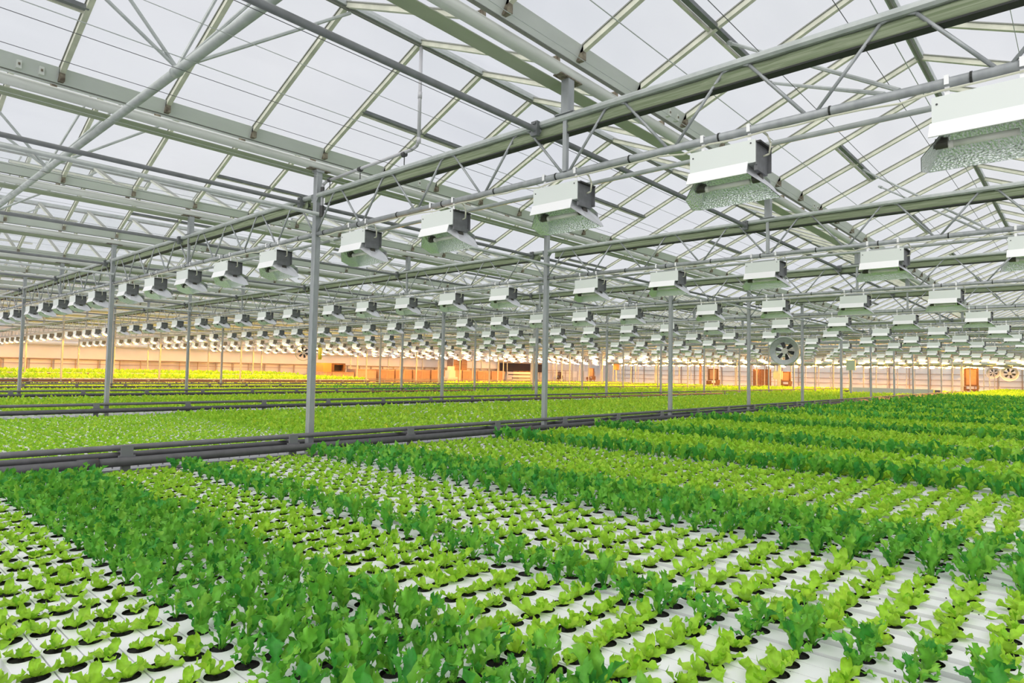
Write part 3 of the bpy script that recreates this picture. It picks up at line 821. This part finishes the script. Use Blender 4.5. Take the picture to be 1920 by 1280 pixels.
def pscale(kind, u):
    if u > 46: return 3.0
    if kind == 'P': return 0.88 if u < -3.2 else (1.0 if u < -1.7 else (1.06 if u < 0 else (1.35 if u < 3 else 1.75)))
    return 0.95 if u < -1.3 else (1.08 if u < 0.7 else 1.42)
spots_all = {'P': [], 'D': []}
for si, s in enumerate(sect):
    for gi, (gu, var, a) in enumerate(s):
        sp = spots(a) if gu < U_NEAR else np.arange(-7.65, -0.4, 0.2)
        for v in sp:
            spots_all[var].append((gu+rng.normal(0, 0.004), v+rng.normal(0, 0.008), si, gi, gu))
def field(name, items, lods, kind, lab, cat, rise=0.0):
    """merges many plants into one mesh; items: (u, v, scale)"""
    VV, QQ, off = [], [], 0
    items = np.array(items); d = (items[:, :2]-CAM[:2]) @ fw[:2]
    lib_i = rng.integers(0, 8, len(items)); ang = rng.uniform(0, 6.28, len(items)); sc = items[:, 2]*rng.uniform(0.85, 1.17, len(items))
    tilt = rng.normal(0, 0.10, (len(items), 2))
    lod = np.digitize(d, lods)+1
    for l in (1, 2, 3):
        for q in range(8):
            idx = np.where((lod == l) & (lib_i == q))[0]
            if not len(idx): continue
            V, Q = LIB[(kind, l)][q]
            c, s = np.cos(ang[idx]), np.sin(ang[idx])
            k = sc[idx]*(1.0 if l < 3 else 1.12)
            X = (V[None, :, 0]*c[:, None] - V[None, :, 1]*s[:, None])*k[:, None]
            Y = (V[None, :, 0]*s[:, None] + V[None, :, 1]*c[:, None])*k[:, None]
            Z = V[None, :, 2]*k[:, None]
            X += Z*tilt[idx, 0:1]; Y += Z*tilt[idx, 1:2]
            W = np.stack([X+items[idx, 0:1], Y+items[idx, 1:2], Z+Z_BED+H-0.004+rise], -1).reshape(-1, 3)
            VV.append(W); QQ.append((Q[None] + (np.arange(len(idx))*len(V))[:, None, None]).reshape(-1, 4)+off); off += len(W)
    me = np_mesh(name, np.concatenate(VV), np.concatenate(QQ), [LM[kind]])
    o = bpy.data.objects.new(name, me); COL.objects.link(o)
    return tag(o, lab, cat, None, 'stuff')
PLURAL_ROW = {0: 'row left of front dark band', 2: 'row right of front dark band', 4: 'row past the dark double row', 6: 'row past the wide dark band',
              1: 'row of front dark band', 3: 'row of the dark double row', 5: 'row of the wide dark band', 7: 'row of the second dark band'}
for kind, nm, cat, desc, grp in (('P', 'young_lettuce', 'lettuce', 'pale young lettuce', 'pale young lettuces in the nearest bed'),
                                 ('D', 'frilly_lettuce', 'frilly lettuce', 'frilly green lettuce', 'dark frilly lettuces in the nearest bed')):
    rows = []
    for it in spots_all[kind]:
        x, y, w = proj((it[0], it[1], Z_BED+0.03)); rows.append((w, x, y, it))
    seen = sorted([r for r in rows if r[0] > 0.3 and -15 < r[1] < 1935 and r[2] < 1300], key=lambda r: r[0])
    near = seen[:300]; chosen = {id(r[3]) for r in near}
    order = {}
    for r in sorted(seen, key=lambda r: r[3][1]): order.setdefault((r[3][2], r[3][3]), []).append(id(r[3]))
    for n, (w, x, y, it) in enumerate(near):
        u, v, si, gi, gu = it
        pos = order[(si, gi)].index(id(it))+1
        g = len(sect[si])-gi if si == 0 else gi+1
        o = tag(empty(nm, (u, v, Z_BED)), f'{desc}, {nth(pos)} up in the {nth(g)} {PLURAL_ROW[min(si, 7)]}', cat, grp)
        o.rotation_euler = (rng.normal(0, .09), rng.normal(0, .09), rng.uniform(0, 6.28))
        sc = pscale(kind, gu)*rng.uniform(0.82, 1.18)
        c = bpy.data.objects.new('leaves', NEAR_MESH[kind][rng.integers(0, NV)]); COL.objects.link(c); c.parent = o; c.scale = (sc, sc, sc*rng.uniform(.85, 1.15))
        c = bpy.data.objects.new('root_plug', PLUG); COL.objects.link(c); c.parent = o
    rest = [(it[0], it[1], pscale(kind, it[4])) for w, x, y, it in rows if id(it) not in chosen and w > 0 and -200 < x < 2100 and (it[4] < 46 or rng.random() < 0.35)]
    field('lettuce_crop' if kind == 'P' else 'frilly_lettuce_crop', rest, (7.5, 16), kind,
          'pale green lettuces filling the rest of the nearest bed' if kind == 'P' else 'dark green frilly lettuces in bands across the rest of the nearest bed', cat)
for j in range(0, 6):
    it = []; gu = -9.5
    while gu < BED_END[j]:
        if not (j == 0 and -2.62 < gu < -2.5):
            far = gu > 30
            step = 0.34 if far or j >= 4 else (0.2 if j < 2 else 0.24)
            for v in np.arange(8*j+0.5, 8*j+7.45, step):
                x, y, w = proj((gu, v, Z_BED))
                if w > 0 and -60 < x < 1980 and not (j == 0 and abs(gu-46) < 0.55): it.append((gu+rng.normal(0, .006), v+rng.normal(0, .01), ((1.0 if gu < 1 else 1.5) if j == 0 else 1.6) if not far and j < 4 else (3.0 if gu > 46 or j > 2 else 2.4)))
        gu += 0.125 if j == 0 and gu < 3 else (0.34 if gu > 30 or j >= 4 else 0.2)
    field('lettuce_crop', it, (9, 13), 'P', f'pale green lettuces filling the bed behind the {row_name(j)} pipe rail', 'lettuce', RAISE.get(j, 0))
# strays of the darker kind in the bed behind the third rail
it = [(u, v, 1.2) for u in np.arange(14, 33, 0.2) for v in np.arange(16.6, 23, 0.25) if rng.random() < 0.35]
field('frilly_lettuce_crop', it, (9, 13), 'D', 'scattered darker lettuces in the bed behind the third pipe rail', 'frilly lettuce')

m = MB()
for _ in range(170):
    u = rng.uniform(-3.9, -0.3); v = rng.uniform(-7.0, -3.6)
    x, y, w = proj((u, v, Z_BED))
    if w < 0.5 or not (0 < x < 1920 and y < 1290): continue
    r = rng.uniform(0.0015, 0.005); m.tube((u, v, Z_BED), (u+rng.uniform(-.003, .003), v+rng.uniform(-.003, .003), Z_BED+r*0.9), r, 5, r2=r*0.4)
tag(m.build('soil_crumbs', 'soil'), 'black crumbs of potting soil spilt on the white gullies', 'soil', None, 'stuff')

# ------------------------------------------------------------------ things far off
def atv(x, y, v):
    d = fw + rt*(x-960)/F + up*(640-y)/F; t = (v-CAM[1])/d[1]; return CAM + t*d
def atu(x, y, u):
    d = fw + rt*(x-960)/F + up*(640-y)/F; t = (u-CAM[0])/d[0]; return CAM + t*d
def crate(x0, x1, y0, v, dpt, label, mt, nm='shipping_crate', cat='crate'):
    a = atv(x0, y0, v); b = atv(x1, y0, v)
    o = tag(empty(nm, ((a[0]+b[0])/2, v, -H)), label, cat, 'brown crates along the far left wall')
    w = (b[0]-a[0])/2-0.02; h = a[2]+H
    m = MB(); m.box((-w, 0, 0.12), (w, dpt, h)); m.build('box', mt, o)
    m = MB()
    for s in (-0.95, 0, 0.95): m.box((s*w-0.06, -0.02, 0), (s*w+0.06, dpt, 0.12))
    m.build('pallet', 'wood_brown', o)
    m = MB(); m.box((-w-0.01, -0.012, h-0.12), (w+0.01, -0.002, h-0.02)); m.box((-0.03, -0.012, 0.12), (0.03, -0.002, h)); m.build('tape_band', 'cardboard_pale' if mt != 'cardboard_pale' else 'cardboard', o)
    return o
V_CR = 46.0
cr = [(607, 622, 697, 'pale brown low crate at left end of the crate row by the far wall', 'cardboard_pale'), (623, 664, 697, 'long pinkish crate second in the row, below the open box', 'cardboard_pale'),
      (667, 706, 692, 'broad wrapped crate third from the left in the far row', 'cardboard_pale'), (711, 740, 692, 'brown crate fourth from the left in the far row', 'cardboard'),
      (742, 773, 692, 'brown crate fifth from the left in the far row', 'cardboard'), (775, 807, 693, 'brown crate sixth from the left in the far row', 'cardboard'),
      (809, 838, 693, 'brown crate just left of the grey machine', 'cardboard'), (852, 866, 693, 'pale wrapped crate just right of the grey machine', 'cardboard_pale'),
      (868, 895, 694, 'brown crate third to the left of the dark doorway', 'cardboard'), (896, 920, 695, 'brown crate second to the left of the dark doorway', 'cardboard'), (922, 946, 695, 'brown crate nearest to the dark doorway', 'cardboard')]
for x0, x1, y0, lab, mt in cr: crate(x0, x1, y0, V_CR, 1.6, lab, mt)
# open box on top of the first crates
a = atv(608, 680, V_CR); b = atv(650, 680, V_CR); c0 = atv(624, 680, V_CR); zb = atv(608, 697, V_CR)[2]
o = tag(empty('open_box', (a[0], V_CR+0.2, zb)), 'orange cardboard box with a dark open front standing on the low crates', 'box')
m = MB(); m.box((0, 0, 0.01), (c0[0]-a[0], 1.2, a[2]-zb)); m.build('side_panel', 'orange_card', o)
m = MB(); w0 = c0[0]-a[0]; w1 = b[0]-a[0]; hh = a[2]-zb
m.box((w0, 0, 0.01), (w1, 1.2, 0.12)); m.box((w0, 0, hh-0.15), (w1, 1.2, hh)); m.box((w1-0.2, 0, 0.12), (w1, 1.2, hh-.15)); m.box((w0, 0, .12), (w0+.3, 1.2, hh-.15)); m.build('frame', 'wood_brown', o)
m = MB(); m.box((w0+.3, 0.35, 0.12), (w1-0.2, 0.4, hh-0.15)); m.build('opening', 'dark_void', o)
# tall brown sacks behind the row
for x0, x1, y0, lab in ((849, 861, 671, 'tall brown cardboard stack behind the crates, left one of two'), (866, 876, 673, 'tall brown cardboard stack behind the crates, right one of two')):
    a = atv(x0, y0, V_CR+3); b = atv(x1, y0, V_CR+3)
    m = MB(); m.box((a[0], V_CR+3, -H), (b[0], V_CR+4, a[2]), 'cardboard'); 
    for q in range(1, 6): m.box((a[0]-.01, V_CR+2.98, -H+q*0.55), (b[0]+.01, V_CR+3, -H+q*0.55+0.04), 'wood_brown')
    tag(m.build('cardboard_stack'), lab, 'cardboard')
# grey machine in front of the crates
p = atv(845, 690, V_CR-2)
o = tag(empty('packing_machine', (p[0], V_CR-2, -H)), 'grey machine with stacked trays standing before the brown crates', 'machine')
m = MB(); m.box((-0.7, -0.4, 0.6), (0.7, 0.4, 1.35)); m.build('body', 'machine', o)
m = MB(); m.box((-0.5, -0.35, 1.35), (0.4, 0.35, 2.05)); m.box((-0.2, -0.3, 2.05), (0.3, 0.3, 2.5)); m.build('hood', 'tray_grey', o)
m = MB()
for q in range(4): m.box((-0.75, -0.42, 0.1+q*0.13), (0.75+0.1*(q % 2), 0.42, 0.16+q*0.13))
m.build('tray_stack', 'end_plate', o)
# stack of pale trays below the doorway
a = atv(962, 695, V_CR+2); b = atv(998, 695, V_CR+2)
for q in range(5):
    m = MB(); h = (a[2]+H)/5; z0 = -H+q*h
    m.box((a[0], V_CR+2, z0), (b[0], V_CR+3, z0+h*0.72), 'tray_grey'); m.box((a[0]+1.2, V_CR+2.02, z0+h*0.72), (b[0], V_CR+3, z0+h), 'wood_brown')
    tag(m.build('flat_tray'), f'pale flat tray, {nth(q+1)} from the bottom of the stack before the dark doorway', 'tray', 'stacked trays before the doorway')
# wooden trolleys between the beds
def trolley(x, y, u, hgt, label):
    p = atu(x, y, u)
    o = tag(empty('picking_trolley', (p[0], p[1], -H)), label, 'trolley', 'brown wooden picking trolleys')
    s = hgt
    z0 = -1.0+H
    m = MB()
    for a in (-.35, .35):
        for b in (-.35, .35): m.box((a-.04, b-.04, 0), (a+.04, b+.04, z0+.1))
    m.build('frame', 'wood_brown', o)
    m = MB(); m.box((-.45, -.5, z0+.1), (.45, .5, z0+.3)); m.box((-.45, .35, z0+.3), (.45, .5, z0+.5)); m.box((-.45, -.55, z0+.3), (.4, -.45, z0+.62)); m.build('seat_box', 'wood_brown', o)
    m = MB(); m.box((-.1, -.55, z0+.55), (.05, .45, z0+.55+s), 'wood_brown'); m.box((-.12, -.40, z0+.66), (-.1, .30, z0+.45+s), 'cardboard'); m.build('back_panel', None, o)
    for b in (-.4, .4):
        m = MB(); m.tube((0, b-.03, .1), (0, b+.03, .1), .1, 12); m.build('wheel', 'bolt', o)
    return o
trolley(1337, 705, 56.5, 1.15, 'brown wooden picking trolley standing by the second tall post left of the fan')
trolley(1472, 705, 62, 1.0, 'brown wooden picking trolley beside instruments below the big fan')
trolley(1108, 698, 72, 1.2, 'dark brown picking trolley far back between the crates and the orange sign')
trolley(1820, 712, 62, 1.5, 'brown wooden picking trolley near the end of the front pipes')
trolley(1047, 705, 72, 0.6, 'small dark trolley far back just past the nearest pair of posts')
p = atu(1428, 712, 80)
m = MB()
for q in range(6): m.box((p[0], p[1]-1.2+q*0.4, -H), (p[0]+0.1, p[1]-0.85+q*0.4, atu(1428, 692, 80)[2]), 'wood_brown')
tag(m.build('wooden_gate'), 'dark brown slatted gate against the far back wall', 'gate')
# control panels
def panel(x0, x1, y0, y1, u, label, mt, nm='control_panel', post=True):
    a = atu(x0, y0, u); b = atu(x1, y1, u)
    o = tag(empty(nm, (u, (a[1]+b[1])/2, -H)), label, 'panel')
    w = abs(a[1]-b[1])/2; m = MB(); m.box((-.08, -w, b[2]+H), (.08, w, a[2]+H)); m.build('board', mt, o)
    m = MB(); m.box((-.05, -.06, 0), (.05, .06, b[2]+H)); m.build('stand', 'galvanised', o)
panel(1587, 1604, 675, 694, 40, 'square sage green board on a stand between the posts right of the fan', 'sage')
panel(1151, 1160, 682, 693, 58, 'small orange board on a thin stand beyond the beds', 'orange_card', 'sign_board')
panel(1450, 1467, 695, 711, 60, 'greenish instrument panel beside the trolley below the big fan', 'sage')
# long grey-green trough on the benches by the back aisle
a = atu(1590, 722, 46); b = atu(1777, 731, 46)
o = tag(empty('gully_conveyor', (46, (a[1]+b[1])/2+0.35, -H)), 'long grey green conveyor trough lying across the ends of the beds', 'conveyor')
w = abs(a[1]-b[1])/2-0.45
m = MB(); m.box((-.15, -w, H-1.0), (.15, w, H-0.62)); m.build('trough', 'greygreen', o)
m = MB(); m.box((-.2, -w-.1, H-1.045), (.2, w+.1, H-1.0)); m.build('rail', 'galv_dark', o)
for q in (-1, -.33, .33, 1):
    m = MB(); m.box((-.06, q*w*0.97-.06, H-1.056), (.06, q*w*0.97+.06, H-1.03)); m.build('leg', 'galvanised', o)
m = MB(); m.box((-.2, w-.1, H-1.05), (.2, w+.35, H-.85)); m.tube((-.1, w+.4, H-1.05), (.1, w+.4, H-1.05), .12, 12); m.build('drive_unit', 'bolt', o)
m = MB(); m.box((-.15, -w-.4, H-1.05), (.15, -w-.1, H-.66)); m.build('end_box', 'pipe_grey', o)
# rolled screen along the back of the beds
m = MB(); m.tube((58, -14, 1.33), (58, 34, 1.33), 0.13, 12, 'greygreen'); m.tube((58, -14, 1.15), (58, 34, 1.15), 0.05, 8, 'galv_dark')
tag(m.build('rolled_screen'), 'long rolled screen hanging level across the back of the beds', 'screen')
for v in (14.5, 22.5, 0.2):
    m = MB(); m.box((57.9, v-.09, -H), (58.1, v+.09, 1.3))
    tag(m.build('screen_post', 'cardboard' if v > 20 else 'galvanised'), {14.5: 'grey post carrying the rolled screen beyond the beds behind the fan', 22.5: 'brown post carrying the rolled screen left of the trolley', 0.2: 'grey post carrying the rolled screen at the end of the front pipes'}[v], 'post')

# fans
def fan(x, y, u, R, label, yaw, shell='fan_shell', white=True, blades=6):
    p = atu(x, y, u)
    o = tag(empty('circulation_fan', tuple(p)), label, 'fan')
    o.rotation_euler = (0, 0, yaw)
    n = 36
    m = MB(); L = R*0.62                                              # drum with a thin wall, axis along local x
    prof = [(-L/2, R), (-L/2-0.03, R*1.06), (-L/2-0.05, R*1.02), (-L/2, R*0.96), (L/2, R*0.96), (L/2, R)]
    vs = [(px, pr_*math.cos(2*math.pi*i/n), pr_*math.sin(2*math.pi*i/n)) for i in range(n) for px, pr_ in prof]
    k = len(prof)
    m.add(vs, [(i*k+a, i*k+(a+1) % k, ((i+1) % n)*k+(a+1) % k, ((i+1) % n)*k+a) for i in range(n) for a in range(k)]); m.build('drum', shell, o, True)
    m = MB(); r0, r1 = R*0.96, R*0.66                                 # white inlet cone
    vs = [(px, rr*math.cos(2*math.pi*i/n), rr*math.sin(2*math.pi*i/n)) for i in range(n) for px, rr in ((-L/2-0.02, r0), (-L*0.1, r1))]
    if white: m.add(vs, [(i*2, i*2+1, ((i+1) % n)*2+1, ((i+1) % n)*2) for i in range(n)]); m.build('inlet_ring', 'galv_light' if white else shell, o, True)
    m = MB(); m.tube((-L*0.30, 0, 0), (L*0.3, 0, 0), R*0.22, 20); m.build('motor_hub', 'fan_hub', o)
    for b in range(blades):
        m = MB(); t = 2*math.pi*b/blades+0.25; c, s = math.cos(t), math.sin(t); pc, ps = -s, c
        pts = []
        for rr, w, tw in ((0.2, 0.06, .05), (0.45, 0.12, .045), (0.68, 0.14, .03)):
            for q in (-1, 1): pts.append((-L*0.05+q*tw*R, R*(rr*c+q*w*pc), R*(rr*s+q*w*ps)))
        pts += [(a+0.012, b_, c_) for a, b_, c_ in pts]
        m.add(pts, [(0, 1, 3, 2), (2, 3, 5, 4), (7, 6, 8, 9), (9, 8, 10, 11), (0, 2, 8, 6), (2, 4, 10, 8), (1, 7, 9, 3), (3, 9, 11, 5), (4, 5, 11, 10)]); m.build('blade', 'fan_blade', o)
    m = MB()
    for s in (-1, 1): m.bar((0, -R*0.95, s*R*0.12), (0, R*0.95, s*R*0.12), 0.02, 0.02)
    m.build('motor_strut', 'galvanised', o)
    m = MB(); m.tube((0, -R*.5, R*.86), (0, -R*.3, 1.71-p[2]), 0.01, 6); m.tube((0, R*.5, R*.86), (0, R*.3, 1.71-p[2]), 0.01, 6); m.build('hanger', 'galvanised', o)
    return o
fan(1472, 658, SU*3+2.6, 0.43, 'big round white and grey circulation fan with black blades hanging between the posts', math.radians(8))
fan(569, 661, SU*3, 0.42, 'round olive circulation fan edge-on just behind the tallest front post', math.radians(60), 'sage', False)
fan(1893, 700, 77.3, 0.75, 'small round fan far back against the pale wall, rightmost of two', math.radians(0), 'fan_white')
fan(1880-18, 699, 81.8, 0.6, 'small round fan far back against the pale wall, left one of two', math.radians(0), 'fan_white')
p = atu(600, 663, SU*3)
m = MB(); m.tube((p[0], p[1], p[2]-.30), (p[0], p[1], p[2]+.32), 0.10, 14); m.tube((p[0], p[1], p[2]+.32), (p[0], p[1], 1.7), 0.006, 5)
tag(m.build('insect_trap', 'yellow_plastic', None, True), 'yellow roll hanging just behind the tallest front post', 'insect trap')

# ------------------------------------------------------------------ light
w = bpy.data.worlds.new('overcast_sky'); SC.world = w; w.use_nodes = True
nt = w.node_tree; bg = nt.nodes['Background']
tc = nt.nodes.new('ShaderNodeTexCoord')
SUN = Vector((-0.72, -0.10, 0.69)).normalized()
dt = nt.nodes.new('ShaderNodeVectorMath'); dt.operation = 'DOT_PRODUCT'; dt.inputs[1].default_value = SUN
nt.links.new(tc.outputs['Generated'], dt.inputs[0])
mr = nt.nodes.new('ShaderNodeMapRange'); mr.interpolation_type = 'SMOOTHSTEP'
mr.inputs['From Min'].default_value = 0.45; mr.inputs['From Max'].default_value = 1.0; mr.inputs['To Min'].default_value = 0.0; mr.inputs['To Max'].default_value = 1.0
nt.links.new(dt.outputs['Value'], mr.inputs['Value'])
nz = nt.nodes.new('ShaderNodeTexNoise'); nz.inputs['Scale'].default_value = 2.2; nz.inputs['Detail'].default_value = 4
nt.links.new(tc.outputs['Generated'], nz.inputs['Vector'])
cr_ = nt.nodes.new('ShaderNodeValToRGB'); cr_.color_ramp.elements[0].position = 0.35; cr_.color_ramp.elements[1].position = 0.7
cr_.color_ramp.elements[0].color = (0.71, 0.73, 0.785, 1); cr_.color_ramp.elements[1].color = (0.80, 0.805, 0.835, 1)
nt.links.new(nz.outputs['Fac'], cr_.inputs['Fac'])
mx = nt.nodes.new('ShaderNodeMix'); mx.data_type = 'RGBA'
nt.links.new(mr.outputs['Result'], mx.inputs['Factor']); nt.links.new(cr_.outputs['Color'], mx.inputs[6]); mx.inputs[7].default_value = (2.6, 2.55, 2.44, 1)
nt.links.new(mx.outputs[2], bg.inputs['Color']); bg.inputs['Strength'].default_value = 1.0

SC.view_settings.view_transform = 'Standard'; SC.view_settings.look = 'None'; SC.view_settings.gamma = 1.0; SC.view_settings.exposure = 0.0
SC.view_settings.use_curve_mapping = False
SC.cycles.max_bounces = 6; SC.cycles.diffuse_bounces = 3; SC.cycles.glossy_bounces = 3; SC.cycles.transmission_bounces = 4; SC.cycles.transparent_max_bounces = 24
SC.cycles.sample_clamp_indirect = 6.0
SC.cycles.use_denoising = True
